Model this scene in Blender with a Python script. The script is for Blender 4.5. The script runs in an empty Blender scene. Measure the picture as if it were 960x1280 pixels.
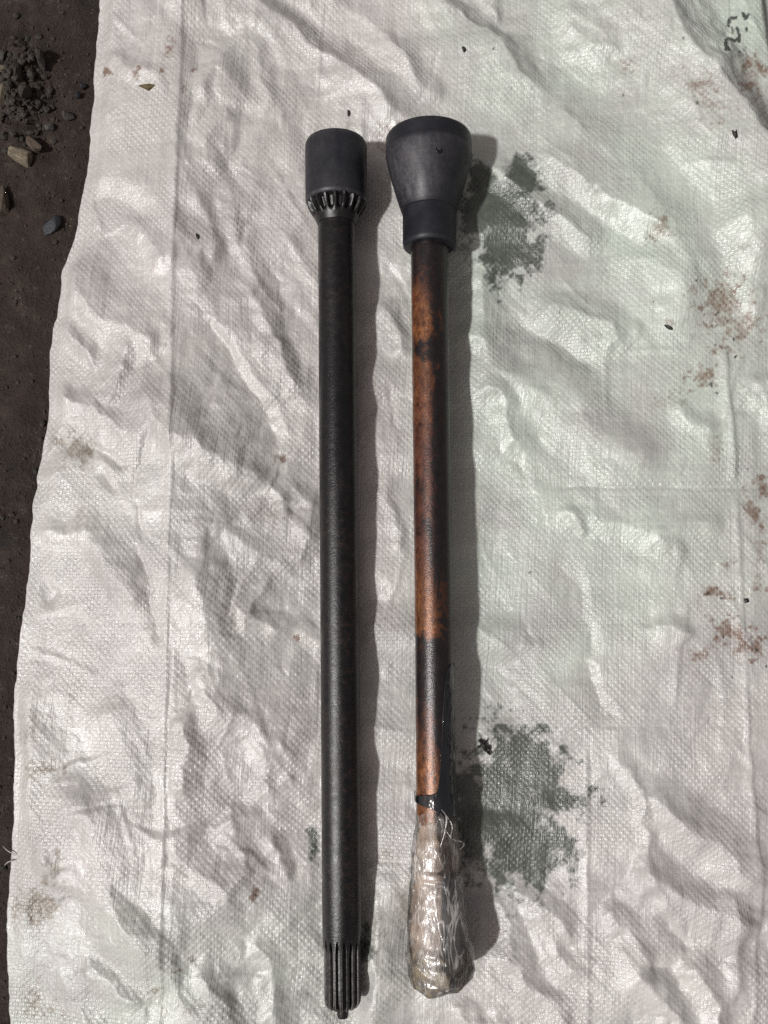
import bpy, bmesh, math, random
import numpy as np
from mathutils import Vector, Matrix, geometry

# ------------------------------------------------------------------ camera
SC = bpy.context.scene
FPX, CX, CY = 1050.0, 480.0, 640.0            # focal length in photo pixels, photo centre
CAM_H, TILT = 0.69, math.radians(6.0)
cam_data = bpy.data.cameras.new('camera')
cam = bpy.data.objects.new('camera', cam_data)
SC.collection.objects.link(cam)
cam.location = (0, 0, CAM_H)
cam.rotation_euler = (TILT, 0, 0)
cam_data.sensor_fit = 'VERTICAL'
cam_data.sensor_height = 36.0
cam_data.lens = 36.0 * FPX / 1280.0
cam_data.clip_start = 0.01
cam_data.clip_end = 100
SC.camera = cam

# ------------------------------------------------------------------ light
SUN_EL, SUN_AZ = math.radians(54), math.radians(28)   # light from the left and a little from below
to_sun = Vector((-math.cos(SUN_EL) * math.cos(SUN_AZ), -math.cos(SUN_EL) * math.sin(SUN_AZ), math.sin(SUN_EL)))
sun_data = bpy.data.lights.new('sun', 'SUN')
sun_data.energy = 3.2
sun_data.angle = math.radians(2.8)
sun_data.color = (1.0, 0.995, 0.975)
sun = bpy.data.objects.new('sun', sun_data)
SC.collection.objects.link(sun)
sun.rotation_euler = (-to_sun).to_track_quat('-Z', 'Y').to_euler()
sun.location = to_sun * 3

world = bpy.data.worlds.new('World')
SC.world = world
world.use_nodes = True
wn, wl = world.node_tree.nodes, world.node_tree.links
wn.clear()
sky = wn.new('ShaderNodeTexSky')
sky.sky_type = 'NISHITA'
sky.sun_disc = False
sky.sun_elevation = SUN_EL
sky.sun_rotation = math.atan2(to_sun.x, to_sun.y)
sky.dust_density = 4.0
hs = wn.new('ShaderNodeHueSaturation')
hs.inputs['Saturation'].default_value = 0.12
bg = wn.new('ShaderNodeBackground')
bg.inputs['Strength'].default_value = 0.062
wo = wn.new('ShaderNodeOutputWorld')
wl.new(sky.outputs[0], hs.inputs['Color'])
wb = wn.new('ShaderNodeMix'); wb.data_type = 'RGBA'; wb.blend_type = 'MULTIPLY'   # white balance of the picture
wb.inputs[0].default_value = 1.0
wb.inputs[7].default_value = (1.09, 0.975, 0.945, 1)
wl.new(hs.outputs[0], wb.inputs[6])
wl.new(wb.outputs[2], bg.inputs['Color'])
wl.new(bg.outputs[0], wo.inputs['Surface'])

vs = SC.view_settings
vs.view_transform = 'Standard'
vs.look = 'None'
vs.exposure = 0.0
vs.gamma = 1.0
vs.use_curve_mapping = False
SC.cycles.use_denoising = False
SC.cycles.max_bounces = 8
SC.cycles.transparent_max_bounces = 12

# ------------------------------------------------------------------ helpers
rnd = random.Random(7)
nrng = np.random.default_rng(11)
CT, ST = math.cos(TILT), math.sin(TILT)


def at(px, py, z=0.0):
    """world point on the height z seen at photo pixel px, py"""
    a, b = (px - CX) / FPX, (CY - py) / FPX
    d = Vector((a, b * CT + ST, b * ST - CT))
    k = (z - CAM_H) / d.z
    return Vector((d.x * k, d.y * k, z))


def project(x, y, z):
    dz = z - CAM_H
    dep = y * ST - dz * CT
    return CX + FPX * x / dep, CY - FPX * (y * CT + dz * ST) / dep, dep


def mesh_obj(name, verts, faces, mat=None, parent=None, smooth=True, sharp=None):
    me = bpy.data.meshes.new(name)
    me.from_pydata(verts, [], faces)
    me.update()
    if smooth:
        me.polygons.foreach_set('use_smooth', [True] * len(me.polygons))
    if sharp is not None:
        me.set_sharp_from_angle(angle=math.radians(sharp))
    o = bpy.data.objects.new(name, me)
    SC.collection.objects.link(o)
    if mat:
        me.materials.append(mat)
    if parent:
        o.parent = parent
    return o


def tag(o, label, cat, group=None):
    o['label'] = label
    o['category'] = cat
    if group:
        o['group'] = group
    return o


def sstep(a, b, x):
    t = np.clip((x - a) / (b - a), 0, 1)
    return t * t * (3 - 2 * t)


class Noise:
    """smooth value noise on a random lattice"""
    def __init__(self, seed):
        self.g = np.random.default_rng(seed).random((128, 128)) * 2 - 1

    def __call__(self, x, y):
        xi, yi = np.floor(x).astype(int), np.floor(y).astype(int)
        fx, fy = x - xi, y - yi
        fx = fx * fx * fx * (fx * (fx * 6 - 15) + 10)
        fy = fy * fy * fy * (fy * (fy * 6 - 15) + 10)
        x0, x1, y0, y1 = xi % 128, (xi + 1) % 128, yi % 128, (yi + 1) % 128
        g = self.g
        return ((g[x0, y0] * (1 - fx) + g[x1, y0] * fx) * (1 - fy)
                + (g[x0, y1] * (1 - fx) + g[x1, y1] * fx) * fy)

    def fbm(self, x, y, n=4, gain=0.5):
        s, a = 0, 1.0
        for i in range(n):
            s = s + a * self(x * 2.03 ** i + 17.3 * i, y * 2.03 ** i + 5.1 * i)
            a *= gain
        return s


def catmull(pts, step=6.0):
    pts = [np.array(p, float) for p in pts]
    if len(pts) == 2:
        pts = [pts[0], (pts[0] + pts[1]) / 2, pts[1]]
    P = [2 * pts[0] - pts[1]] + pts + [2 * pts[-1] - pts[-2]]
    out = []
    for i in range(1, len(P) - 2):
        p0, p1, p2, p3 = P[i - 1:i + 3]
        n = max(2, int(np.linalg.norm(p2 - p1) / step))
        for k in range(n):
            t = k / n
            out.append(0.5 * (2 * p1 + (p2 - p0) * t + (2 * p0 - 5 * p1 + 4 * p2 - p3) * t * t
                              + (3 * p1 - p0 - 3 * p2 + p3) * t ** 3))
    out.append(P[-2])
    return np.array(out)


def facets(U, V, sites, heights):
    """a piecewise flat, creased surface through random sites (Delaunay), sampled at U, V (same shape)"""
    vs_, _, tris, orig, _, _ = geometry.delaunay_2d_cdt([Vector(p) for p in sites], [], [], 0, 1e-6)
    hh = [heights[o[0]] if o else 0.0 for o in orig]
    out = np.zeros_like(U)
    u0, u1 = U.min(0), U.max(0)
    v0, v1 = V.min(1), V.max(1)
    for t in tris:
        (ax, ay), (bx, by), (cx, cy) = (vs_[i] for i in t)
        det = (by - cy) * (ax - cx) + (cx - bx) * (ay - cy)
        if abs(det) < 1e-9:
            continue
        r = np.where((v1 >= min(ay, by, cy)) & (v0 <= max(ay, by, cy)))[0]
        c = np.where((u1 >= min(ax, bx, cx)) & (u0 <= max(ax, bx, cx)))[0]
        if len(r) == 0 or len(c) == 0:
            continue
        sl = (slice(r[0], r[-1] + 1), slice(c[0], c[-1] + 1))
        x, y = U[sl], V[sl]
        l1 = ((by - cy) * (x - cx) + (cx - bx) * (y - cy)) / det
        l2 = ((cy - ay) * (x - cx) + (ax - cx) * (y - cy)) / det
        l3 = 1 - l1 - l2
        m = (l1 >= -1e-9) & (l2 >= -1e-9) & (l3 >= -1e-9)
        o = out[sl]
        o[m] = (l1 * hh[t[0]] + l2 * hh[t[1]] + l3 * hh[t[2]])[m]
    return out


# ------------------------------------------------------------------ node material helpers
class NM:
    def __init__(self, name):
        self.m = bpy.data.materials.new(name)
        self.m.use_nodes = True
        self.nt = self.m.node_tree
        self.nt.nodes.clear()
        self.out = self.nt.nodes.new('ShaderNodeOutputMaterial')

    def n(self, kind, **kw):
        nd = self.nt.nodes.new(kind)
        for k, v in kw.items():
            setattr(nd, k, v)
        return nd

    def put(self, sock, v):
        if isinstance(v, bpy.types.NodeSocket):
            self.nt.links.new(v, sock)
        elif v is not None:
            if isinstance(v, (tuple, list)) and len(v) == 3 and sock.type == 'RGBA':
                v = (*v, 1)
            sock.default_value = v

    def math(self, op, a, b=None, c=None, clamp=False):
        nd = self.n('ShaderNodeMath', operation=op, use_clamp=clamp)
        for i, v in enumerate((a, b, c)):
            if v is not None:
                self.put(nd.inputs[i], v)
        return nd.outputs[0]

    def mix(self, fac, a, b, mode='MIX'):
        nd = self.n('ShaderNodeMix', data_type='RGBA', blend_type=mode)
        self.put(nd.inputs[0], fac)
        self.put(nd.inputs[6], a)
        self.put(nd.inputs[7], b)
        return nd.outputs[2]

    def noise(self, vec, scale, detail=4, rough=0.55, dist=0.0):
        nd = self.n('ShaderNodeTexNoise')
        self.put(nd.inputs['Vector'], vec)
        nd.inputs['Scale'].default_value = scale
        nd.inputs['Detail'].default_value = detail
        nd.inputs['Roughness'].default_value = rough
        nd.inputs['Distortion'].default_value = dist
        return nd.outputs['Fac']

    def ramp(self, fac, stops, interp='LINEAR'):
        nd = self.n('ShaderNodeValToRGB')
        nd.color_ramp.interpolation = interp
        el = nd.color_ramp.elements
        while len(el) < len(stops):
            el.new(0.5)
        for e, (p, c) in zip(el, stops):
            e.position = p
            e.color = (*c, 1) if isinstance(c, (tuple, list)) else (c, c, c, 1)
        self.put(nd.inputs[0], fac)
        return nd.outputs[0]

    def mapr(self, v, a, b, c=0.0, d=1.0):
        nd = self.n('ShaderNodeMapRange')
        for i, q in enumerate((v, a, b, c, d)):
            self.put(nd.inputs[i], q)
        return nd.outputs[0]

    def attr(self, name):
        return self.n('ShaderNodeAttribute', attribute_name=name)

    def bump(self, h, dist, strength=1.0, normal=None):
        nd = self.n('ShaderNodeBump')
        nd.inputs['Strength'].default_value = strength
        nd.inputs['Distance'].default_value = dist
        self.put(nd.inputs['Height'], h)
        if normal is not None:
            self.put(nd.inputs['Normal'], normal)
        return nd.outputs[0]

    def objco(self, scale=(1, 1, 1)):
        tc = self.n('ShaderNodeTexCoord')
        mp = self.n('ShaderNodeMapping')
        mp.inputs['Scale'].default_value = scale
        self.nt.links.new(tc.outputs['Object'], mp.inputs[0])
        return mp.outputs[0]

    def principled(self, color, rough, normal=None, metal=0.0, spec=0.5, **kw):
        nd = self.n('ShaderNodeBsdfPrincipled')
        self.put(nd.inputs['Base Color'], color)
        self.put(nd.inputs['Roughness'], rough)
        self.put(nd.inputs['Metallic'], metal)
        self.put(nd.inputs['Specular IOR Level'], spec)
        if normal is not None:
            self.put(nd.inputs['Normal'], normal)
        for k, v in kw.items():
            self.put(nd.inputs[k], v)
        return nd.outputs[0]

    def done(self, surf):
        self.nt.links.new(surf, self.out.inputs['Surface'])
        return self.m


# ------------------------------------------------------------------ materials
def mat_cloth():
    k = NM('woven_polypropylene')
    w = k.attr('weave')
    sp = k.n('ShaderNodeSeparateXYZ')
    k.nt.links.new(w.outputs['Vector'], sp.inputs[0])
    U, V = sp.outputs[0], sp.outputs[1]
    su = k.math('SINE', k.math('MULTIPLY', U, math.pi))
    sv = k.math('SINE', k.math('MULTIPLY', V, math.pi))
    chk = k.math('MULTIPLY', su, sv)                        # plain weave: over and under
    wvec = w.outputs['Vector']
    # every tape has its own tone and gloss
    fu, fv = k.math('FLOOR', U), k.math('FLOOR', V)
    ru = k.n('ShaderNodeTexWhiteNoise', noise_dimensions='1D'); k.put(ru.inputs['W'], fu)
    rv = k.n('ShaderNodeTexWhiteNoise', noise_dimensions='1D'); k.put(rv.inputs['W'], k.math('ADD', fv, 531.7))
    top = k.mapr(chk, -0.25, 0.25)
    tone = k.math('ADD', k.math('MULTIPLY', ru.outputs[0], k.math('SUBTRACT', 1.0, top)),
                  k.math('MULTIPLY', rv.outputs[0], top))
    # lines where tapes meet
    eu = k.math('ABSOLUTE', su)
    ev = k.math('ABSOLUTE', sv)
    line = k.math('MULTIPLY', k.mapr(eu, 0.0, 0.45), k.mapr(ev, 0.0, 0.35))
    patch = k.noise(wvec, 0.055, 3, 0.6)
    amp = k.mapr(patch, 0.40, 0.64, 0.12, 1.0)
    streak = k.n('ShaderNodeMapping'); streak.inputs['Scale'].default_value = (1.3, 0.06, 1)
    k.nt.links.new(wvec, streak.inputs[0])
    strk = k.noise(streak.outputs[0], 1.0, 3, 0.6)
    fine = k.noise(wvec, 0.9, 4, 0.65)
    # colour
    base = k.mix(k.attr('colour_cast').outputs['Fac'], (0.490, 0.460, 0.442), (0.436, 0.482, 0.424))
    dv = k.noise(wvec, 0.03, 5, 0.6)
    base = k.mix(k.mapr(dv, 0.42, 0.66, 0.0, 0.75), base, (0.335, 0.318, 0.308))
    col = k.mix(1.0, base, k.ramp(tone, [(0, 0.94), (1, 1.05)]), 'MULTIPLY')
    col = k.mix(1.0, col, k.ramp(line, [(0, 0.94), (1, 1.0)]), 'MULTIPLY')
    col = k.mix(1.0, col, k.ramp(k.mapr(fine, 0.3, 0.7), [(0, 0.93), (1, 1.05)]), 'MULTIPLY')
    # grime
    def stain(name, lo, hi, nscale, wv, amt):
        a = k.attr(name).outputs['Fac']
        nz = k.noise(wvec, nscale, 5, 0.7)
        v = k.math('ADD', a, k.math('MULTIPLY', k.math('SUBTRACT', nz, 0.5), amt))
        v = k.math('ADD', v, k.math('MULTIPLY', chk, wv))
        return k.math('MULTIPLY', k.mapr(v, lo, hi), k.mapr(a, 0.0, 0.12))
    dirt = stain('dirt', 0.16, 0.75, 0.6, 0.10, 0.9)
    rust = stain('rust', 0.18, 0.72, 0.55, 0.08, 1.1)
    oil = stain('oil', -0.08, 0.40, 0.5, 0.08, 0.5)
    ink = stain('ink', 0.26, 0.85, 0.7, 0.12, 1.5)
    col = k.mix(k.math('MULTIPLY', dirt, 0.75), col, (0.15, 0.115, 0.075))
    col = k.mix(k.math('MULTIPLY', rust, 0.80), col, (0.13, 0.064, 0.036))
    oilc = k.mix(k.mapr(k.noise(wvec, 0.35, 4), 0.35, 0.7), (0.028, 0.035, 0.028), (0.066, 0.080, 0.060))
    col = k.mix(k.math('MULTIPLY', oil, 0.90), col, oilc)
    col = k.mix(k.math('MULTIPLY', ink, 0.9), col, (0.018, 0.02, 0.02))
    rough = k.math('ADD', k.mapr(tone, 0.0, 1.0, 0.25, 0.44), k.math('MULTIPLY', k.math('SUBTRACT', dv, 0.5), 0.3))
    rough = k.math('SUBTRACT', rough, k.math('MULTIPLY', oil, 0.0))
    h = k.math('MULTIPLY', k.math('ADD', k.math('MULTIPLY', chk, 0.5), k.math('MULTIPLY', line, 0.35)), amp)
    h = k.math('ADD', h, k.math('MULTIPLY', strk, k.mapr(k.noise(wvec, 0.04, 2), 0.4, 0.65, 0.5, 1.7)))
    h = k.math('ADD', h, k.math('MULTIPLY', fine, 1.3))
    b = k.bump(h, 0.0006, 0.8)
    return k.done(k.principled(col, rough, b, 0.0, 0.78))


def mat_black_steel(name, lo, hi, rough, rusty=0.25, grain=0.00018, gscale=900):
    k = NM(name)
    co = k.objco()
    lg = k.objco((1, 0.25, 1))
    n0 = k.noise(lg, 18, 4, 0.6)
    n1 = k.noise(co, 60, 7, 0.7)
    n2 = k.noise(co, 230, 6, 0.75)
    col = k.mix(k.mapr(n1, 0.3, 0.7), lo, hi)
    br = k.math('MULTIPLY', k.mapr(n2, 0.50, 0.66), k.mapr(n0, 0.40, 0.66))
    col = k.mix(k.math('MULTIPLY', br, rusty), col, (0.11, 0.045, 0.025))
    dust = k.math('MULTIPLY', k.mapr(k.noise(co, 700, 3, 0.7), 0.60, 0.72), k.mapr(n1, 0.4, 0.7))
    col = k.mix(k.math('MULTIPLY', dust, 0.30), col, (0.15, 0.135, 0.12))
    cr = k.attr('crest').outputs['Fac']
    col = k.mix(k.math('MULTIPLY', cr, k.mapr(n2, 0.35, 0.6, 0.2, 0.9)), col, (0.16, 0.15, 0.145))
    g = k.noise(co, gscale, 4, 0.75)
    r = k.math('ADD', rough, k.math('MULTIPLY', k.math('SUBTRACT', n0, 0.5), 0.5))
    r = k.math('ADD', r, k.math('MULTIPLY', k.math('SUBTRACT', n2, 0.5), 0.5))
    b = k.bump(k.math('ADD', k.math('MULTIPLY', g, 0.7), k.math('MULTIPLY', n2, 1.5)), grain, 0.9)
    return k.done(k.principled(col, r, b, 0.0, 0.40))


def mat_machined():
    k = NM('machined_black_steel')
    co = k.objco()
    ring = k.objco((25, 900, 25))                     # lathe marks
    st = k.objco((150, 26, 150))
    n1 = k.noise(co, 45, 6, 0.65)
    n2 = k.noise(st, 1.0, 5, 0.7)
    n4 = k.noise(co, 320, 6, 0.75)
    rg_ = k.noise(ring, 1.0, 2, 0.5)
    col = k.mix(k.mapr(n1, 0.35, 0.7), (0.009, 0.0095, 0.013), (0.020, 0.0195, 0.024))
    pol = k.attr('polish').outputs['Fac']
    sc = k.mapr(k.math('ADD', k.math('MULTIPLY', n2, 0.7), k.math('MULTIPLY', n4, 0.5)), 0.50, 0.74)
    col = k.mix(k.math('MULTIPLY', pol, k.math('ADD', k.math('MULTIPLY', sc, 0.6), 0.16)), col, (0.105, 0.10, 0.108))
    dust = k.math('MULTIPLY', k.mapr(n4, 0.58, 0.70), k.mapr(n1, 0.42, 0.66))
    col = k.mix(k.math('MULTIPLY', dust, 0.35), col, (0.10, 0.085, 0.075))
    r = k.math('SUBTRACT', k.mapr(n1, 0.3, 0.7, 0.40, 0.60), k.math('MULTIPLY', pol, 0.12))
    h = k.math('ADD', k.math('MULTIPLY', n4, 0.9), k.math('MULTIPLY', rg_, 0.5))
    return k.done(k.principled(col, r, k.bump(h, 0.00012, 0.8), 0.05, 0.25))


def mat_rusty():
    """copper brown rust and black mill scale along the shaft; the tone follows local Y in metres"""
    k = NM('rusted_scaled_steel')
    tc = k.n('ShaderNodeTexCoord')
    sp = k.n('ShaderNodeSeparateXYZ')
    k.nt.links.new(tc.outputs['Object'], sp.inputs[0])
    co = k.objco()
    lo = k.objco((1, 0.6, 1))
    n1 = k.noise(lo, 62, 8, 0.75, 0.8)
    n2 = k.noise(lo, 210, 8, 0.8)
    n3 = k.noise(co, 750, 3, 0.7)
    band = k.attr('scale_and_shade').outputs['Fac']              # black scale, and the shade painted on the right flank
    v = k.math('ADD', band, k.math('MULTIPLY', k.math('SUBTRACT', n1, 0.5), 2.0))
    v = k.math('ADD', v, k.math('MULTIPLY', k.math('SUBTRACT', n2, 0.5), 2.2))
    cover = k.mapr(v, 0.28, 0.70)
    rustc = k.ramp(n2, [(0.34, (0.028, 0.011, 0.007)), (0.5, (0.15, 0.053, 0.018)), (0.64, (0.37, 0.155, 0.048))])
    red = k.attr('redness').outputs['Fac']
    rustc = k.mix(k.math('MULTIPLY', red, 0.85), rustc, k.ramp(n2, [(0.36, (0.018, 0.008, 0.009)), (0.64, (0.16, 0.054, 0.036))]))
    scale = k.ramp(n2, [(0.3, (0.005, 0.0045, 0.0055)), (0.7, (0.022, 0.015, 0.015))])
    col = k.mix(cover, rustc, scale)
    r = k.math('ADD', k.mapr(cover, 0, 1, 0.33, 0.26), k.math('MULTIPLY', k.math('SUBTRACT', n2, 0.5), 0.4))
    b = k.bump(k.math('ADD', n3, k.math('MULTIPLY', n2, 1.2)), 0.00020, 0.9)
    return k.done(k.principled(col, r, b, k.mapr(cover, 0, 1, 0.25, 0.2), 0.6))


def mat_film_black():
    k = NM('oily_black_film')
    co = k.objco((1, 0.4, 1))
    n = k.noise(co, 110, 3, 0.6)
    b = k.bump(n, 0.0016, 0.9)
    return k.done(k.principled((0.008, 0.009, 0.011), k.mapr(n, 0.3, 0.7, 0.06, 0.2), b, 0.0, 0.8))


def mat_film_clear():
    k = NM('crinkled_clear_film')
    co = k.objco((1, 0.28, 1))
    fine = k.noise(co, 220, 4, 0.65, 0.6)
    big = k.noise(k.objco((1, 0.6, 1)), 48, 3, 0.6, 0.6)
    def crinkle(sc, seed):
        mp = k.n('ShaderNodeMapping'); mp.inputs['Location'].default_value = (seed, seed * 0.3, 0)
        mp.inputs['Scale'].default_value = (1, 0.3, 1); mp.inputs['Rotation'].default_value = (0, 0.2 * seed, 0.25)
        tc = k.n('ShaderNodeTexCoord'); k.nt.links.new(tc.outputs['Object'], mp.inputs[0])
        n = k.noise(mp.outputs[0], sc, 2, 0.5, 0.8)
        return k.mapr(k.math('ABSOLUTE', k.math('SUBTRACT', n, 0.5)), 0.0, 0.035, 1.0, 0.0)   # thin whitened creases
    lines = k.math('MAXIMUM', crinkle(75, 0.3), crinkle(120, 1.7))
    b = k.bump(k.math('ADD', fine, k.math('MULTIPLY', lines, 0.25)), 0.0007, 0.8)
    p = k.principled((0.74, 0.71, 0.68), k.mapr(fine, 0.3, 0.7, 0.14, 0.32), b, 0.0, 1.0)
    t = k.n('ShaderNodeBsdfTransparent')
    t.inputs[0].default_value = (0.95, 0.94, 0.93, 1)
    mx = k.n('ShaderNodeMixShader')
    fac = k.math('ADD', k.mapr(big, 0.38, 0.66, 0.02, 0.17), k.math('MULTIPLY', lines, k.mapr(big, 0.38, 0.64, 0.04, 0.55)), clamp=True)
    k.put(mx.inputs[0], fac)
    k.nt.links.new(t.outputs[0], mx.inputs[1])
    k.nt.links.new(p, mx.inputs[2])
    gl = k.n('ShaderNodeBsdfGlossy'); gl.inputs['Roughness'].default_value = 0.19
    k.put(gl.inputs['Normal'], b)
    fr = k.n('ShaderNodeFresnel'); fr.inputs[0].default_value = 1.5
    mg = k.n('ShaderNodeMixShader')
    k.nt.links.new(fr.outputs[0], mg.inputs[0]); k.nt.links.new(mx.outputs[0], mg.inputs[1]); k.nt.links.new(gl.outputs[0], mg.inputs[2])
    return k.done(mg.outputs[0])


def mat_coupling():
    k = NM('greased_coupling')
    co = k.objco((1, 0.6, 1))
    n = k.noise(co, 70, 6, 0.7, 0.6)
    n2 = k.noise(co, 190, 5, 0.7)
    col = k.mix(k.mapr(n, 0.36, 0.62), (0.46, 0.37, 0.30), (0.13, 0.085, 0.06))
    col = k.mix(k.math('MULTIPLY', k.attr('gather').outputs['Fac'], 0.85), col, k.mix(k.mapr(n2, 0.40, 0.60), (0.012, 0.010, 0.009), (0.24, 0.20, 0.125)))
    v = k.math('ADD', k.attr('bare').outputs['Fac'], k.math('MULTIPLY', k.math('SUBTRACT', n2, 0.5), 0.9))
    col = k.mix(k.mapr(v, 0.35, 0.6), col, (0.016, 0.018, 0.026))
    return k.done(k.principled(col, k.mapr(n2, 0.3, 0.7, 0.22, 0.5), k.bump(n2, 0.0012, 0.9), 0.0, 0.6))


def mat_simple(name, c1, c2, scale, rough=0.8, bump=0.001, spec=0.4):
    k = NM(name)
    co = k.objco()
    n = k.noise(co, scale, 6, 0.65)
    n2 = k.noise(co, scale * 5, 4, 0.65)
    col = k.mix(k.mapr(n, 0.32, 0.68), c1, c2)
    col = k.mix(1.0, col, k.ramp(n2, [(0.25, 0.65), (0.75, 1.3)]), 'MULTIPLY')
    return k.done(k.principled(col, rough, k.bump(k.math('ADD', n, k.math('MULTIPLY', n2, 0.5)), bump, 0.9), 0, spec))


def mat_ground():
    k = NM('oily_trodden_dirt')
    co = k.objco()
    n1 = k.noise(co, 9, 6, 0.65)
    n2 = k.noise(co, 60, 6, 0.7)
    n3 = k.noise(co, 420, 5, 0.75)
    col = k.mix(k.mapr(n1, 0.32, 0.68), (0.022, 0.0135, 0.0110), (0.047, 0.0305, 0.0235))
    col = k.mix(k.mapr(n2, 0.48, 0.70), col, (0.062, 0.045, 0.034))
    col = k.mix(k.mapr(k.noise(co, 33, 4, 0.6), 0.56, 0.72), col, (0.018, 0.016, 0.015))
    col = k.mix(1.0, col, k.ramp(n3, [(0.25, 0.55), (0.8, 1.5)]), 'MULTIPLY')
    vz = k.n('ShaderNodeTexVoronoi'); vz.inputs['Scale'].default_value = 260
    k.put(vz.inputs['Vector'], co)
    sp = k.math('MULTIPLY', k.math('LESS_THAN', vz.outputs['Distance'], 0.22), k.math('GREATER_THAN', n2, 0.56))
    col = k.mix(k.math('MULTIPLY', sp, 0.55), col, (0.17, 0.14, 0.11))
    h = k.math('ADD', k.math('MULTIPLY', n2, 2.2), k.math('MULTIPLY', n3, 1.4))
    h = k.math('ADD', h, k.math('MULTIPLY', sp, 0.5))
    return k.done(k.principled(col, k.mapr(n1, 0.3, 0.7, 0.45, 0.9), k.bump(h, 0.0022, 1.0), 0, 0.35))


M = dict(
    cloth=mat_cloth(),
    shaft=mat_black_steel('black_oxide_steel', (0.003, 0.0032, 0.0042), (0.0085, 0.0080, 0.0085), 0.31, 0.28, 0.00022, 620),
    spline=mat_black_steel('oiled_black_steel', (0.004, 0.004, 0.0045), (0.011, 0.010, 0.010), 0.33, 0.15, 0.00018, 700),
    head=mat_machined(),
    rusty=mat_rusty(),
    blackfilm=mat_film_black(),
    clearfilm=mat_film_clear(),
    coupling=mat_coupling(),
    hole=mat_simple('dark_recess', (0.004, 0.004, 0.005), (0.008, 0.008, 0.009), 80, 0.4, 0.0003),
    ground=mat_ground(),
    stone=mat_simple('pale_stone', (0.20, 0.165, 0.115), (0.10, 0.082, 0.060), 110, 0.85, 0.0015),
    brown=mat_simple('brown_stone', (0.095, 0.070, 0.050), (0.042, 0.034, 0.027), 120, 0.85, 0.0015),
    grey=mat_simple('grey_stone', (0.075, 0.068, 0.060), (0.036, 0.032, 0.029), 120, 0.8, 0.0015),
    dark=mat_simple('dark_slate', (0.012, 0.013, 0.017), (0.022, 0.023, 0.027), 90, 0.55, 0.0008),
    clod=mat_simple('oily_dirt_clod', (0.020, 0.017, 0.0145), (0.050, 0.042, 0.034), 120, 0.85, 0.002),
    beige=mat_simple('beige_wood', (0.15, 0.12, 0.082), (0.075, 0.06, 0.043), 90, 0.75, 0.0008),
    thread=mat_simple('plastic_thread', (0.42, 0.40, 0.38), (0.34, 0.32, 0.30), 150, 0.5, 0.0002),
    chip=mat_simple('black_chip', (0.006, 0.006, 0.006), (0.018, 0.015, 0.013), 200, 0.5, 0.0003),
    plant=mat_simple('dry_plant_scrap', (0.13, 0.10, 0.045), (0.065, 0.050, 0.025), 200, 0.8, 0.0003),
)

# ------------------------------------------------------------------ shafts: axes first, the cloth is pressed by them
A1, B1 = at(420, 179, 0.0305), at(428.3, 1256, 0.0185)
A2, B2 = at(535.5, 173, 0.0400), at(547.5, 1228, 0.0330)


class Axis:
    def __init__(self, A, B):
        self.A, self.B = A, B
        y = (A - B).normalized()
        x = y.cross(Vector((0, 0, 1))).normalized()
        z = x.cross(y)
        self.m = Matrix((x, y, z)).transposed().to_4x4()
        self.m.translation = B
        self.y = y

    def loc(self, py):
        """distance from the lower end whose picture lies on photo row py"""
        lo, hi = -0.2, 1.2
        for _ in range(40):
            mid = (lo + hi) / 2
            p = self.B + self.y * mid
            if project(*p)[1] > py:
                lo = mid
            else:
                hi = mid
        return (lo + hi) / 2

    def r(self, py, half):
        p = self.B + self.y * self.loc(py)
        return half * project(*p)[2] / FPX


AX1, AX2 = Axis(A1, B1), Axis(A2, B2)
PROF1 = [(179, 38.5), (262, 38.5), (280, 24), (600, 24), (1256, 24)]
PROF2 = [(173, 53.5), (200, 53.5), (245, 44), (270, 33.5), (318, 33.5), (320, 23.7), (1000, 25), (1085, 33),
         (1150, 38), (1195, 43), (1225, 36)]

# ------------------------------------------------------------------ the sack: a traced, crumpled sheet
LEFT = [(-120, 145), (0, 127), (80, 120), (140, 117), (230, 108), (290, 97), (340, 80), (400, 71), (440, 63),
        (525, 63), (560, 55), (640, 42), (700, 38), (780, 30), (850, 21), (880, 18), (950, 20), (1010, 20),
        (1100, 14), (1160, 10), (1230, 12), (1280, 14), (1400, 8)]
RIGHT = [(-120, 953), (0, 959), (60, 967), (130, 980), (300, 995), (600, 1005), (900, 1020), (1280, 1035), (1400, 1040)]

NX, NY = 540, 800
PYTOP, PYBOT = -110, 1390
yt, yb = at(480, PYTOP).y, at(480, PYBOT).y
ys = np.linspace(yb, yt, NY)
rowpy = np.array([project(0, y, 0)[1] for y in ys])
rowdep = np.array([project(0, y, 0)[2] for y in ys])
lpx = np.interp(rowpy, [a for a, b in LEFT], [b for a, b in LEFT])
rpx = np.interp(rowpy, [a for a, b in RIGHT], [b for a, b in RIGHT])
ker = np.hanning(13); ker /= ker.sum()
lpx = np.convolve(np.pad(lpx, 6, 'edge'), ker, 'valid')
nz = [Noise(s) for s in range(12)]
lpx = lpx + 1.2 * nz[0].fbm(rowpy / 18.0, rowpy * 0 + 3, 3)
sgrid = np.linspace(0, 1, NX)
PX = lpx[:, None] + (rpx - lpx)[:, None] * sgrid[None, :]
PY = np.repeat(rowpy[:, None], NX, 1)
X = (PX - CX) * rowdep[:, None] / FPX
Y = np.repeat(ys[:, None], NX, 1)

# features are slightly wandering: warp the picture plane they are drawn in
WX = PX + 7 * nz[1].fbm(PX / 45, PY / 45, 3) + 1.2 * nz[2](PX / 9, PY / 9)
WY = PY + 7 * nz[3].fbm(PX / 45, PY / 45, 3) + 1.2 * nz[4](PX / 9, PY / 9)
Z = np.zeros_like(PX)


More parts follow.
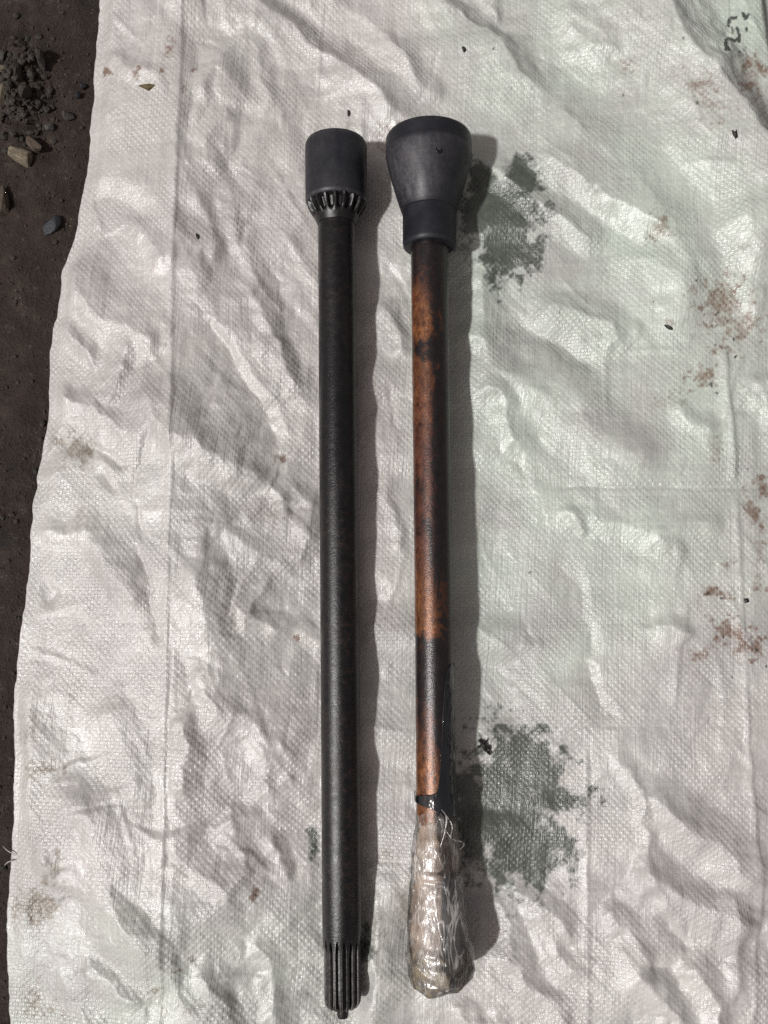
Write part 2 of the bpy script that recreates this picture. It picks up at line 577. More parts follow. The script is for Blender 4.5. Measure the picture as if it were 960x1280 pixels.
def ridge(pts, h, wl, wr, sharp=0.0, taper=0.18, warp=1.0):
    """a fold along pts (top to bottom): height h in mm, width in px on its left and right; sharp 0..1"""
    C = catmull(pts)
    mrg = max(wl, wr) + 12
    rows = np.where((rowpy > C[:, 1].min() - mrg) & (rowpy < C[:, 1].max() + mrg))[0]
    if len(rows) == 0:
        return
    r0, r1 = rows[0], rows[-1] + 1
    c = np.where((PX[r0:r1].max(0) > C[:, 0].min() - mrg) & (PX[r0:r1].min(0) < C[:, 0].max() + mrg))[0]
    if len(c) == 0:
        return
    c0, c1 = c[0], c[-1] + 1
    wx = PX[r0:r1, c0:c1] + warp * (WX - PX)[r0:r1, c0:c1]
    wy = PY[r0:r1, c0:c1] + warp * (WY - PY)[r0:r1, c0:c1]
    best = np.full(wx.shape, 1e9)
    side = np.zeros(wx.shape)
    tt = np.zeros(wx.shape)
    n = len(C) - 1
    for i in range(n):
        ax, ay = C[i]
        dx, dy = C[i + 1] - C[i]
        L2 = dx * dx + dy * dy + 1e-9
        rx, ry = wx - ax, wy - ay
        t = np.clip((rx * dx + ry * dy) / L2, 0, 1)
        d2 = (rx - t * dx) ** 2 + (ry - t * dy) ** 2
        m = d2 < best
        best[m] = d2[m]
        side[m] = (dx * ry - dy * rx)[m]
        tt[m] = ((i + t) / n)[m]
    d = np.sqrt(best)
    w = np.where(side > 0, wl, wr)
    # soft change of width through the crest's end
    q = np.clip(d / w, 0, 1)
    soft = 1 - q * q * (3 - 2 * q)
    shp = np.sqrt((1 - q) ** 2 + 0.004) * (1 - q) ** 0.25
    p = soft * (1 - sharp) + shp * sharp
    e = sstep(0, taper, tt) * sstep(0, taper, 1 - tt)
    Z[r0:r1, c0:c1] += h * p * (0.15 + 0.85 * e) * (e > 0) if taper > 0 else h * p


# --- folds traced from the picture: (points, height mm, left width, right width, sharpness)
RIDGES = [
    # upper left
    ([(270, -40), (300, 0), (345, 33), (400, 70), (450, 106), (498, 146), (530, 180)], 8, 42, 34, 0.7),
    ([(330, -60), (390, -10), (450, 25), (500, 75), (520, 120)], 5, 40, 45, 0.3),
    ([(470, 50), (510, 85), (545, 140)], 4, 35, 22, 0.5),
    ([(515, -40), (550, 14), (592, 44), (632, 84), (672, 150)], 8, 70, 22, 0.6),
    ([(600, -20), (612, 15), (618, 40)], 3.5, 14, 10, 0.7),
    ([(300, 60), (320, 70), (330, 110), (350, 150)], 4, 30, 20, 0.5),
    ([(250, 140), (275, 108), (300, 125), (315, 150)], 3.5, 32, 26, 0.4),
    ([(255, 230), (270, 200), (300, 150)], 3, 22, 22, 0.7),
    ([(240, 240), (262, 290), (275, 350)], 3, 26, 18, 0.6),
    ([(285, 235), (300, 290), (325, 330)], 4, 30, 22, 0.5),
    # big fold in the upper right
    ([(735, -80), (772, -15), (826, 60), (868, 112), (905, 165), (945, 225), (990, 300), (1020, 380)], 22, 135, 52, 0.35),
    ([(800, -30), (850, 10), (880, 60), (890, 110)], 5, 30, 16, 0.6),
    ([(690, 30), (720, 52), (760, 75)], 3, 26, 16, 0.5),
    ([(690, 55), (720, 70), (762, 88)], 3, 20, 12, 0.4),
    ([(640, 110), (700, 152), (745, 192), (785, 238), (822, 290), (850, 350), (872, 410)], 7, 60, 48, 0.35),
    ([(660, 190), (705, 225), (760, 262), (800, 292), (832, 322)], 6, 26, 42, 0.55),
    ([(600, 215), (642, 245), (676, 268), (710, 290), (750, 316)], 6, 22, 26, 0.7),
    ([(900, 270), (925, 340), (930, 420)], 4, 40, 40, 0.2),
    ([(760, 330), (800, 345), (840, 375), (865, 430)], 4, 60, 30, 0.3),
    # right middle
    ([(670, 380), (700, 390), (740, 405), (785, 438)], 5.5, 42, 26, 0.5),
    ([(640, 400), (668, 420), (710, 448), (740, 470)], -3.5, 20, 20, 0.3),
    ([(590, 440), (640, 476), (700, 500), (760, 560), (830, 600)], 6, 60, 52, 0.2),
    ([(600, 480), (620, 500), (640, 540), (650, 570)], 4, 22, 18, 0.6),
    ([(830, 510), (850, 535), (880, 550)], 3, 20, 20, 0.5),
    ([(893, 440), (898, 500), (904, 560), (907, 612)], 2.4, 14, 5, 0.85, 0.1, 0.25),
    ([(910, 620), (917, 760), (922, 900), (930, 1010), (936, 1110), (930, 1200), (926, 1300)], 1.4, 12, 5, 0.8, 0.05, 0.25),
    ([(940, 470), (950, 520), (975, 580)], 5, 30, 30, 0.4),
    ([(690, 612), (800, 613), (905, 615), (975, 608)], -1.1, 4, 5, 0.9, 0.05, 0.2),
    ([(680, 648), (760, 655), (830, 668), (905, 645)], 3.6, 28, 42, 0.3),
    ([(700, 640), (712, 655), (722, 670), (732, 678)], 3.6, 8, 11, 0.8),
    ([(800, 668), (830, 690), (850, 710)], 2.5, 14, 16, 0.6),
    ([(810, 775), (835, 790), (850, 800)], 3, 26, 14, 0.6),
    ([(640, 800), (665, 806), (685, 806)], 1.5, 12, 10, 0.7),
    # lower right
    ([(690, 690), (715, 730), (732, 775), (742, 825)], -1.6, 28, 14, 0.4),
    ([(725, 815), (745, 850), (758, 885), (768, 910)], -3.0, 34, 9, 0.6),
    ([(768, 910), (778, 950), (795, 1000), (803, 1080), (818, 1115), (834, 1150)], 3.2, 16, 12, 0.8),
    ([(822, 1130), (835, 1162), (844, 1184)], -3.6, 18, 8, 0.7),
    ([(795, 985), (850, 1022), (900, 1062), (940, 1115)], 7.5, 38, 40, 0.4),
    ([(785, 1075), (840, 1105), (895, 1132), (935, 1150)], 7, 46, 34, 0.4),
    ([(632, 1096), (680, 1128), (718, 1162)], 4, 26, 18, 0.7),
    ([(655, 1120), (690, 1170), (720, 1220)], 3, 22, 16, 0.6),
    ([(728, 930), (728, 1060), (730, 1160), (728, 1300)], 1.2, 10, 5, 0.85, 0.05, 0.2),
    ([(750, 1120), (790, 1170), (810, 1195)], 3.6, 26, 22, 0.6),
    ([(760, 1175), (800, 1215), (830, 1250), (850, 1290)], 5, 30, 30, 0.5),
    ([(845, 1185), (870, 1215), (885, 1240), (880, 1290)], 5, 24, 22, 0.6),
    ([(800, 1195), (835, 1200), (845, 1235)], -3, 18, 12, 0.6),
    ([(640, 1190), (680, 1240), (700, 1300)], 4, 34, 24, 0.5),
    ([(890, 1090), (905, 1160), (900, 1240)], 4, 20, 26, 0.5),
    # the long bag crease on the left
    ([(242, -60), (236, 20), (232, 130), (227, 250), (223, 400), (224, 540), (219, 690), (217, 800), (214, 1000), (212, 1140), (207, 1330)], 1.5, 12, 3.6, 0.8, 0.02, 0.15),
    # left strip
    ([(108, 262), (140, 255), (170, 270), (190, 300)], -3, 30, 30, 0.2),
    ([(140, 80), (165, 95), (215, 120)], 3, 26, 20, 0.3),
    ([(170, 290), (190, 315), (222, 338)], 3.5, 22, 26, 0.5),
    ([(70, 340), (108, 376), (150, 404), (215, 446)], 8, 40, 62, 0.35),
    ([(60, 408), (95, 432), (130, 450)], 4.5, 20, 34, 0.5),
    ([(165, 425), (152, 475), (143, 515)], 4, 30, 14, 0.5),
    ([(60, 480), (100, 502), (160, 540), (200, 560)], 4.5, 36, 24, 0.5),
    ([(178, 468), (198, 518), (226, 545), (270, 570), (312, 592), (345, 612)], 9, 42, 62, 0.55),
    ([(258, 380), (285, 432), (312, 480), (340, 524), (360, 580)], -4.5, 46, 14, 0.5),
    ([(300, 350), (325, 390), (345, 430), (372, 500)], 5, 24, 22, 0.5),
    ([(300, 300), (320, 345), (355, 400)], 3, 20, 18, 0.6),
    ([(110, 560), (135, 574), (168, 590)], -3, 12, 12, 0.5),
    ([(128, 588), (138, 608), (150, 625)], -2.6, 12, 8, 0.6),
    ([(40, 655), (80, 672), (115, 676)], 2.6, 24, 16, 0.5),
    ([(100, 650), (128, 684), (168, 732), (180, 770)], 5, 34, 30, 0.4),
    ([(176, 680), (188, 712), (202, 760), (214, 815)], -2.6, 18, 5, 0.8),
    ([(180, 630), (184, 655), (186, 680)], -1.5, 9, 7, 0.7),
    ([(50, 735), (65, 745), (78, 755)], -2.5, 10, 14, 0.5),
    # middle left
    ([(270, 600), (330, 612), (372, 640)], 3.5, 18, 26, 0.6),
    ([(300, 660), (330, 640), (372, 628)], 2.5, 16, 18, 0.7),
    ([(285, 640), (300, 680), (340, 705), (370, 715)], 3.5, 24, 26, 0.6),
    ([(370, 600), (385, 650), (375, 720)], 3, 22, 14, 0.6),
    ([(256, 680), (263, 780), (270, 860), (296, 930)], 6, 30, 48, 0.35),
    ([(300, 750), (330, 780), (370, 790)], 3, 18, 24, 0.6),
    ([(310, 800), (325, 760), (345, 720)], 3, 14, 18, 0.6),
    ([(300, 880), (330, 930), (350, 1000)], 3, 26, 20, 0.5),
    ([(245, 860), (258, 876), (275, 884)], -2.5, 12, 10, 0.5),
    ([(236, 880), (243, 925), (240, 985)], 4.5, 18, 16, 0.6),
    ([(330, 1040), (350, 1060), (360, 1095)], 3, 18, 12, 0.6),
    ([(290, 1000), (300, 1060), (320, 1090)], 3, 26, 20, 0.5),
    # lower left
    ([(20, 830), (34, 900), (44, 980), (60, 1050), (72, 1120)], 6, 30, 72, 0.35),
    ([(95, 950), (125, 1030), (148, 1100), (182, 1150), (245, 1142), (290, 1112), (310, 1060)], 8, 60, 78, 0.2),
    ([(140, 870), (165, 930), (180, 1000)], 3.5, 40, 34, 0.2),
    ([(100, 1200), (150, 1225), (200, 1245)], 4, 34, 24, 0.4),
    ([(250, 1190), (280, 1230), (300, 1290)], 3, 24, 18, 0.5),
    ([(320, 1150), (345, 1200), (350, 1290)], 3, 26, 20, 0.5),
    # between and beside the shafts
    ([(466, 1075), (474, 1120), (470, 1190), (462, 1260), (460, 1320)], 8, 24, 60, 0.0),
    ([(470, 380), (490, 400), (508, 450)], 4, 22, 16, 0.6),
    ([(485, 590), (490, 640), (500, 690)], 2.5, 14, 10, 0.5),
    ([(598, 330), (605, 370), (602, 420), (585, 450)], 7, 30, 40, 0.2),
    ([(620, 1110), (640, 1150), (640, 1210)], 4, 24, 28, 0.4),
    ([(560, 1262), (600, 1272), (640, 1262)], 4, 20, 26, 0.4),
]
for rg in RIDGES:
    rg = list(rg)
    thin = max(rg[2], rg[3]) < 18
    rg[1] *= 1.0 if thin else 1.25
    if not thin:
        rg[4] = min(1.0, rg[4] + 0.3)
    ridge(*rg)

# --- crumpling: flat facets with crisp creases at three sizes, strongest left of the shafts
def facet_layer(seed, spacing, amp, skew=0.45):
    rg = random.Random(seed)
    pts, hs_ = [], []
    for gy_ in np.arange(-200, 1480, spacing):
        for gx_ in np.arange(-60, 1130, spacing):
            if rg.random() < 0.22:
                continue
            pts.append((gx_ + rg.uniform(-0.62, 0.62) * spacing, gy_ + rg.uniform(-0.62, 0.62) * spacing))
            hs_.append(rg.gauss(0, amp) if rg.random() > 0.12 else rg.choice((-1, 1)) * amp * 2.1)
    # skewed so that the creases lean the way the folds do, and gently bent
    U = PX + 0.55 * (WX - PX)
    V = PY - skew * (PX - 480) + 0.55 * (WY - PY)
    pts = [(a, b - skew * (a - 480)) for a, b in pts]
    return facets(U, V, pts, hs_)


rr = random.Random(57)
for i in range(190):                                  # long hairline creases
    cx, cy = rr.uniform(20, 1000), rr.uniform(-60, 1340)
    ang = rr.choice((rr.gauss(0.95, 0.35), rr.gauss(1.75, 0.3), rr.uniform(0, math.pi)))
    ln = rr.uniform(35, 150)
    dx, dy = math.cos(ang) * ln / 2, math.sin(ang) * ln / 2
    bend = rr.uniform(-0.08, 0.08) * ln
    ridge([(cx - dx, cy - dy), (cx - math.sin(ang) * bend, cy + math.cos(ang) * bend), (cx + dx, cy + dy)],
          rr.choice((1, 1, -1)) * rr.uniform(0.35, 1.1), rr.uniform(4, 12), rr.uniform(3, 7), 1.0, 0.3, 0.25)
busy = np.clip(0.52 + 0.62 * sstep(215, 245, PX) * (1 - sstep(400, 450, PX)) + 0.25 * sstep(900, 1100, PY) + 0.3 * nz[9](PX / 110, PY / 110) - 0.16 * sstep(600, 680, PX) * (1 - sstep(880, 1000, PY)), 0.2, 1.2)
Z += busy * facet_layer(301, 74, 2.1) + busy * facet_layer(302, 36, 1.15, -0.25) + busy * facet_layer(303, 18, 0.55, 0.1) + busy * facet_layer(304, 9.5, 0.18, -0.2)
# broad tilt shaped for its shading: falls left of the shafts, climbs to the right
Z += np.interp(PX, [0, 60, 225, 400, 500, 640, 930, 1040], [0, 1, 18, 1, 2, 5, 16, 11])
Z += 2.0 * nz[5].fbm(PX / 120, PY / 120, 2)
# the folds that run across under the shafts
Z += 5.0 * nz[3](PX / 190, PY / 40) * sstep(400, 450, PX) * (1 - sstep(620, 680, PX))
Z += 0.36 * nz[7].fbm(PX / 11, PY / 13, 2) * (0.5 + 0.5 * sstep(-0.3, 0.5, nz[8](PX / 90, PY / 90)))
Z += 4.0
Z = np.maximum(Z, 0.9 + 0.5 * np.tanh(Z / 2))
# the sheet comes down to the ground at its rim
rim = np.minimum(PX - lpx[:, None], (rpx[:, None] - PX))
lift = 2.2 + 1.5 * nz[9].fbm(PY / 70, PY * 0 + 1, 2)
rf = sstep(0, 26, rim)
Z = Z * rf + lift * (1 - rf)
Z /= 1000.0


# pressed down by the two shafts
def press(ax, prof):
    rel_y = [(ax.loc(py), ax.r(py, hw)) for py, hw in prof]
    rel_y.sort()
    B, d = ax.B, ax.y
    t = (X - B.x) * d.x + (Y - B.y) * d.y
    t = t / (d.x ** 2 + d.y ** 2)
    tc = np.clip(t, rel_y[0][0], rel_y[-1][0])
    cx, cyy, cz = B.x + d.x * tc, B.y + d.y * tc, B.z + d.z * tc
    r = np.interp(tc, [a for a, b in rel_y], [b for a, b in rel_y])
    lat = np.hypot(X - cx, Y - cyy)
    inside = lat < r * 0.999
    under = cz - np.sqrt(np.maximum(r * r - lat * lat, 0)) - 0.0006
    lim = np.where(inside, under, 1.0)
    soft = np.where((lat >= r * 0.999) & (lat < r * 1.5), cz + (lat - r) * 1.2, 1.0)
    lim = np.minimum(lim, soft)
    return np.minimum(Z, np.maximum(lim, 0.0008))


Z = press(AX1, PROF1)
Z = press(AX2, PROF2)
# a light smoothing so that pressed seams do not read as cuts
for _ in range(1):
    Zp = np.pad(Z, 1, 'edge')
    Z = 0.5 * Z + 0.125 * (Zp[:-2, 1:-1] + Zp[2:, 1:-1] + Zp[1:-1, :-2] + Zp[1:-1, 2:])


def cloth_at(px, py):
    """point of the cloth seen at a photo pixel"""
    p = at(px, py, 0.006)
    for _ in range(4):
        r = np.clip(np.searchsorted(ys, p.y), 1, NY - 1)
        c = np.clip(np.searchsorted(X[r], p.x), 1, NX - 1)
        p = at(px, py, float(Z[r, c]))
    return p


# --- stains (in the sheet itself), laid out on the relief as it stands
SX, SY, _ = project(X, Y, Z)


# stain shapes
def blobs(lst, seed, fine=14.0, amt=0.55):
    a = np.zeros_like(SX)
    w = amt * nz[seed % 12].fbm(SX / fine, SY / fine, 4, 0.6)
    for (cx, cy, rx, ry, rot, s) in lst:
        c, sn = math.cos(math.radians(rot)), math.sin(math.radians(rot))
        dx, dy = SX - cx, SY - cy
        d = np.hypot((dx * c + dy * sn) / rx, (-dx * sn + dy * c) / ry)
        a = np.maximum(a, s * np.clip(1.15 - d + w * np.clip(d, 0.2, 1), 0, 1))
    return a


OIL = blobs([(612, 262, 40, 34, 0, 1.0), (646, 228, 28, 36, 15, 0.95), (634, 305, 30, 46, 0, 1.0), (605, 222, 34, 16, 30, 0.9),
             (648, 205, 14, 14, 0, 0.7), (630, 265, 52, 50, 0, 0.75), (592, 265, 20, 30, 0, 0.8),
             (628, 1010, 70, 80, 0, 0.95), (600, 1015, 44, 66, 0, 0.9), (664, 960, 42, 46, 0, 0.9), (692, 1000, 44, 20, 0, 0.9),
             (660, 1062, 50, 46, 0, 0.9), (648, 935, 30, 22, 0, 0.85),
             (392, 1052, 8, 26, 0, 0.6), (455, 1180, 14, 26, 0, 0.42), (500, 170, 14, 20, 40, 0.28)], 1, 13.0, 0.5)
RUST = blobs([(905, 380, 34, 36, 30, 0.62), (880, 470, 22, 16, -30, 0.66), (925, 410, 30, 26, 0, 0.55), (893, 440, 10, 8, 0, 0.7),
              (900, 742, 16, 8, 0, 0.8), (886, 741, 6, 5, 0, 0.9), (912, 790, 26, 16, 20, 0.7), (930, 806, 14, 16, 0, 0.7), (870, 818, 16, 8, 0, 0.66),
              (948, 810, 10, 20, 0, 0.75), (945, 735, 12, 8, 0, 0.6), (905, 705, 14, 8, 0, 0.45), (940, 640, 10, 26, -25, 0.7), (955, 610, 12, 14, 0, 0.75),
              (935, 78, 12, 12, 0, 0.72), (950, 85, 6, 20, -20, 0.78), (934, 108, 10, 8, 30, 0.82), (947, 112, 6, 7, 0, 0.85), (940, 95, 18, 24, 0, 0.45),
              (875, 105, 20, 16, 45, 0.5), (890, 130, 18, 30, -35, 0.42), (872, 128, 6, 6, 0, 0.7), (780, 85, 12, 10, 0, 0.4),
              (826, 282, 16, 22, 0, 0.45), (840, 405, 10, 6, 0, 0.6), (132, 90, 9, 5, 10, 0.9), (171, 90, 5, 8, 0, 0.75), (212, 62, 16, 10, -40, 0.55),
              (203, 86, 4, 4, 0, 0.7), (241, 87, 5, 5, 0, 0.7), (230, 110, 6, 9, 0, 0.45), (480, 175, 16, 26, 35, 0.5), (455, 62, 14, 12, 0, 0.36),
              (352, 575, 9, 12, 10, 0.75), (372, 797, 5, 5, 0, 0.8), (318, 1115, 7, 10, 0, 0.75), (650, 580, 20, 10, 0, 0.3), (660, 600, 14, 12, 0, 0.3),
              (895, 560, 14, 30, 0, 0.35), (950, 690, 8, 40, 0, 0.4)], 2, 7.0, 0.8)
DIRT = blobs([(98, 560, 26, 20, 20, 0.75), (82, 552, 18, 14, 0, 0.5), (45, 1130, 26, 28, 0, 0.8), (68, 1085, 16, 26, 15, 0.7), (52, 962, 26, 12, 0, 0.75),
              (40, 912, 12, 16, 0, 0.55), (45, 1250, 16, 26, 0, 0.75), (65, 1262, 12, 10, 0, 0.7), (240, 1200, 5, 5, 0, 0.85), (195, 1238, 9, 5, 0, 0.85), (225, 1212, 12, 3, -22, 0.8),
              (207, 1272, 4, 8, 0, 0.7), (235, 1265, 12, 10, 0, 0.45), (352, 1040, 14, 9, 30, 0.4), (100, 640, 10, 20, 0, 0.35),
              (650, 1280, 30, 16, 0, 0.25), (485, 1070, 16, 18, 0, 0.5), (505, 1130, 14, 40, 0, 0.45), (470, 1160, 16, 30, 0, 0.4), (838, 500, 22, 18, 0, 0.36),
              (835, 690, 22, 14, 0, 0.3), (820, 288, 14, 20, 0, 0.6), (620, 420, 20, 30, 0, 0.2), (340, 640, 34, 26, 0, 0.3), (290, 780, 26, 60, 0, 0.25)], 3, 8.0, 0.7)
INK = np.zeros_like(SX)


def stroke(pts, wd, s=1.0):
    C = catmull(pts, 2)
    for (cx, cy) in C:
        m = (np.abs(SX - cx) < 12) & (np.abs(SY - cy) < 12)
        INK[m] = np.maximum(INK[m], s * np.clip(1.35 - np.hypot(SX[m] - cx, SY[m] - cy) / wd, 0, 1))


stroke([(911, 32), (912, 24), (920, 22)], 3.0)
stroke([(915, 35), (916, 41)], 2.2, 0.8)
stroke([(921, 35), (924, 43), (924, 52)], 2.5)
stroke([(908, 62), (907, 52), (911, 48), (918, 51), (924, 49)], 3.0)
stroke([(907, 53), (911, 62)], 2.8)
stroke([(929, 17), (932, 23), (935, 18)], 3.0)
stroke([(933, 34), (933, 40)], 2.0, 0.8)
stroke([(924, 64), (925, 67)], 2.4, 0.8)
stroke([(931, 60), (931, 63)], 2.6, 0.6)
for (sx, sy, sw) in [(872, 128, 2.6), (909, 400, 2.6), (895, 430, 2.4), (917, 423, 3.0), (889, 480, 3.0), (894, 491, 2.6), (872, 350, 2.6), (897, 391, 2.6),
                     (832, 31, 2.2), (854, 48, 2.8), (779, 119, 1.8), (920, 445, 2.2), (929, 483, 2.2), (904, 796, 2.2), (886, 741, 2.8), (901, 747, 2.2),
                     (945, 812, 2.2), (958, 832, 2.6), (915, 845, 1.6), (835, 572, 1.6), (896, 407, 2.4), (936, 585, 1.6), (663, 715, 1.8), (816, 376, 1.6), (700, 388, 1.5),
                     (735, 960, 1.5), (597, 1140, 1.5), (617, 60, 1.5), (394, 40, 1.6), (180, 740, 1.3), (352, 578, 2.0), (320, 1118, 2.0)]:
    stroke([(sx, sy), (sx + rnd.uniform(-2.5, 2.5), sy + rnd.uniform(0.5, 3))], sw * rnd.uniform(0.55, 0.95), rnd.uniform(0.75, 1.0))
# colour cast painted into the sheet: greenish mostly to the right, pinkish grey elsewhere
COLOUR_CAST = np.clip(0.15 + 0.75 * sstep(430, 640, SX + 40 * nz[4](SX / 110, SY / 110)) * (1 - sstep(760, 1010, SY + 0.35 * (SX - 600) + 50 * nz[5](SX / 130, SY / 130)))
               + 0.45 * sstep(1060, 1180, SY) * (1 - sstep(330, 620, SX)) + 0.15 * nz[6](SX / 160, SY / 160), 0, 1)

# --- sheet mesh: the top surface plus a rolled, doubled hem at both long sides
cols_x, cols_z = [X], [Z]
hem_l_x, hem_l_z, hem_r_x, hem_r_z = [], [], [], []
for dx, dz in ((0.010, -0.9), (0.004, -0.9), (0.0, -0.75), (-0.0006, -0.4)):
    hem_l_x.append(X[:, 0] + dx); hem_l_z.append(np.maximum(Z[:, 0] * (1 + dz), 0.0003))
for dx, dz in ((0.0006, -0.4), (0.0, -0.75), (-0.004, -0.9), (-0.010, -0.9)):
    hem_r_x.append(X[:, -1] + dx); hem_r_z.append(np.maximum(Z[:, -1] * (1 + dz), 0.0003))
Xf = np.column_stack(hem_l_x + [X] + hem_r_x)
Zf = np.column_stack(hem_l_z + [Z] + hem_r_z)
pad = lambda a: np.pad(a, ((0, 0), (4, 4)), 'edge')
Yf = pad(Y)
NXF = Xf.shape[1]
co = np.stack([Xf, Yf, Zf], -1).reshape(-1, 3).astype(np.float32)
idx = np.arange(NY * NXF).reshape(NY, NXF)
quads = np.stack([idx[:-1, :-1], idx[:-1, 1:], idx[1:, 1:], idx[1:, :-1]], -1).reshape(-1, 4)
me = bpy.data.meshes.new('woven_sack')
me.vertices.add(len(co))
me.vertices.foreach_set('co', co.ravel())
me.loops.add(quads.size)
me.loops.foreach_set('vertex_index', quads.ravel().astype(np.int32))
me.polygons.add(len(quads))
me.polygons.foreach_set('loop_start', np.arange(0, quads.size, 4, dtype=np.int32))
me.polygons.foreach_set('use_smooth', np.ones(len(quads), dtype=bool))
me.update(calc_edges=True)
TAPE = 2.7
wu = (Xf * 1000 + pad(1.6 * nz[7].fbm(PX / 70, PY / 110, 2))) / TAPE
wv = (Yf * 1000 + pad(1.6 * nz[8].fbm(PX / 110, PY / 70, 2))) / TAPE
wu = wu + pad((PY - 600) * 0.012)
a = me.attributes.new('weave', 'FLOAT_VECTOR', 'POINT')
a.data.foreach_set('vector', np.stack([wu, wv, np.zeros_like(wu)], -1).astype(np.float32).ravel())
for nm, arr in (('oil', OIL), ('rust', RUST), ('dirt', DIRT), ('ink', INK), ('colour_cast', COLOUR_CAST)):
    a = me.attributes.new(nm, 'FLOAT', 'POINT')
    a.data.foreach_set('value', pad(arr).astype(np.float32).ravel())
me.materials.append(M['cloth'])
sack = bpy.data.objects.new('woven_sack', me)
SC.collection.objects.link(sack)
tag(sack, 'crumpled off white woven plastic sack spread flat under both shafts, stained with oil and rust', 'sack')

# ------------------------------------------------------------------ ground
GN = 420
gx = np.linspace(-0.62, 0.62, GN)
gy = np.linspace(-0.72, 0.80, GN)
GX, GY = np.meshgrid(gx, gy)
gn = Noise(77)
GZ = 0.004 * gn.fbm(GX * 14, GY * 14, 4) + 0.0022 * gn.fbm(GX * 70 + 9, GY * 70, 4, 0.6)
lx = np.interp(GY, ys, X[:, 0]); rx = np.interp(GY, ys, X[:, -1])
outside = np.maximum(lx - GX, GX - rx)
outside = np.maximum(outside, np.maximum(GY - yt, yb - GY))
rubx, ruby = at(28, 115).x, at(28, 115).y
GZ += 0.009 * np.exp(-(((GX - rubx) / 0.022) ** 2 + ((GY - ruby) / 0.045) ** 2)) * (0.5 + 1.5 * np.abs(gn.fbm(GX * 110, GY * 75, 3, 0.65)))
GZ = GZ * sstep(-0.002, 0.03, outside) - 0.0035 * (1 - sstep(-0.004, 0.025, outside))
edge = np.minimum(np.minimum(GX + 0.62, 0.62 - GX), np.minimum(GY + 0.72, 0.80 - GY))
GZ *= sstep(0, 0.04, edge)
gv = np.stack([GX, GY, GZ], -1).reshape(-1, 3).tolist()
gi = np.arange(GN * GN).reshape(GN, GN)
gf = np.stack([gi[:-1, :-1], gi[:-1, 1:], gi[1:, 1:], gi[1:, :-1]], -1).reshape(-1, 4).tolist()
# the sheet goes on to three metres around
ring = [(-3, -3, 0), (3, -3, 0), (3, 3, 0), (-3, 3, 0)]
b0 = len(gv)
gv += [list(p) for p in ring]
bot, rgt, topr, lft = gi[0, :].tolist(), gi[:, -1].tolist(), gi[-1, ::-1].tolist(), gi[::-1, 0].tolist()
for k, strip in enumerate((bot, rgt, topr, lft)):
    gf.append([b0 + k, b0 + (k + 1) % 4] + strip[::-1])
ground = mesh_obj('ground', gv, gf, M['ground'])
ground['kind'] = 'structure'


def ground_z(x, y):
    i = int(np.clip(np.searchsorted(gy, y), 1, GN - 1)); j = int(np.clip(np.searchsorted(gx, x), 1, GN - 1))
    return float(GZ[i, j])


# ------------------------------------------------------------------ shaft building
def lathe(name, ax, prof, mat, parent, seg=72, sharp=35, rad=None, attrs=None, cap=(True, True), rows=None):
    """prof: list of (photo row, half width px). rad(theta, row, r) may reshape each point."""
    verts, faces, att = [], [], {}
    pts = [(ax.loc(py), ax.r(py, hw), py) for py, hw in prof]
    for (y, r, py) in pts:
        for s in range(seg):
            th = 2 * math.pi * s / seg
            q = r if rad is None else rad(th, py, r)
            yy = y
            if isinstance(q, tuple):
                q, yy = q[0], y + q[1]
            verts.append((q * math.cos(th), yy, q * math.sin(th)))
            if attrs:
                for nme, fn in attrs.items():
                    att.setdefault(nme, []).append(fn(th, py))
    for i in range(len(pts) - 1):
        for s in range(seg):
            a, b = i * seg + s, i * seg + (s + 1) % seg
            faces.append((a, b, b + seg, a + seg))
    if cap[0]:
        faces.append(tuple(range(seg)))
    if cap[1]:
        faces.append(tuple(reversed(range((len(pts) - 1) * seg, len(pts) * seg))))
    o = mesh_obj(name, verts, faces, mat, parent, True, sharp)
    bm = bmesh.new(); bm.from_mesh(o.data); bmesh.ops.recalc_face_normals(bm, faces=bm.faces); bm.to_mesh(o.data); bm.free()
    if sharp is not None:
        o.data.set_sharp_from_angle(angle=math.radians(sharp))
    for nme, vals in att.items():
        a = o.data.attributes.new(nme, 'FLOAT', 'POINT')
        a.data.foreach_set('value', vals)
    return o


def shaft_root(name, ax):
    e = bpy.data.objects.new(name, None)
    e.empty_display_size = 0.03
    SC.collection.objects.link(e)
    e.matrix_world = ax.m
    return e


def dense(p, step=12):
    out = []
    for (a, h0), (b, h1) in zip(p[:-1], p[1:]):
        n = max(1, int(abs(b - a) / step))
        for k in range(n):
            out.append((a + (b - a) * k / n, h0 + (h1 - h0) * k / n))
    out.append(p[-1])
    return out


# ---- left shaft: plain black, cylindrical head with cut teeth, splined lower end
s1 = shaft_root('axle_shaft', AX1)
tag(s1, 'black steel axle shaft with cylindrical socket head and splined lower end, the left one', 'axle shaft')
head1 = lathe('socket_head', AX1, [(186, 20), (182, 31), (179.2, 33), (179, 35), (180, 37), (183, 38.3), (186, 38.6), (250, 38.6), (253, 38.2), (255, 36.5), (255.5, 30), (255.5, 22)],
              M['head'], s1, 96, 40, attrs={'polish': lambda th, py: 0.15 + 0.5 * max(0.0, 1 - abs(py - 182) / 3) + 0.6 * max(0.0, 1 - abs(py - 253) / 2.5)})
NT = 18


def tooth_rad(th, py, r):
    ph = (th * NT / (2 * math.pi)) % 1.0
    tooth = 1 - sstep(0.10, 0.36, abs(ph - 0.5))
    gap = 3.6 * 0.00065 * 2.0
    return float(r - gap * (1 - tooth) * sstep(253, 257, py) * (1 - sstep(265, 273, py)))


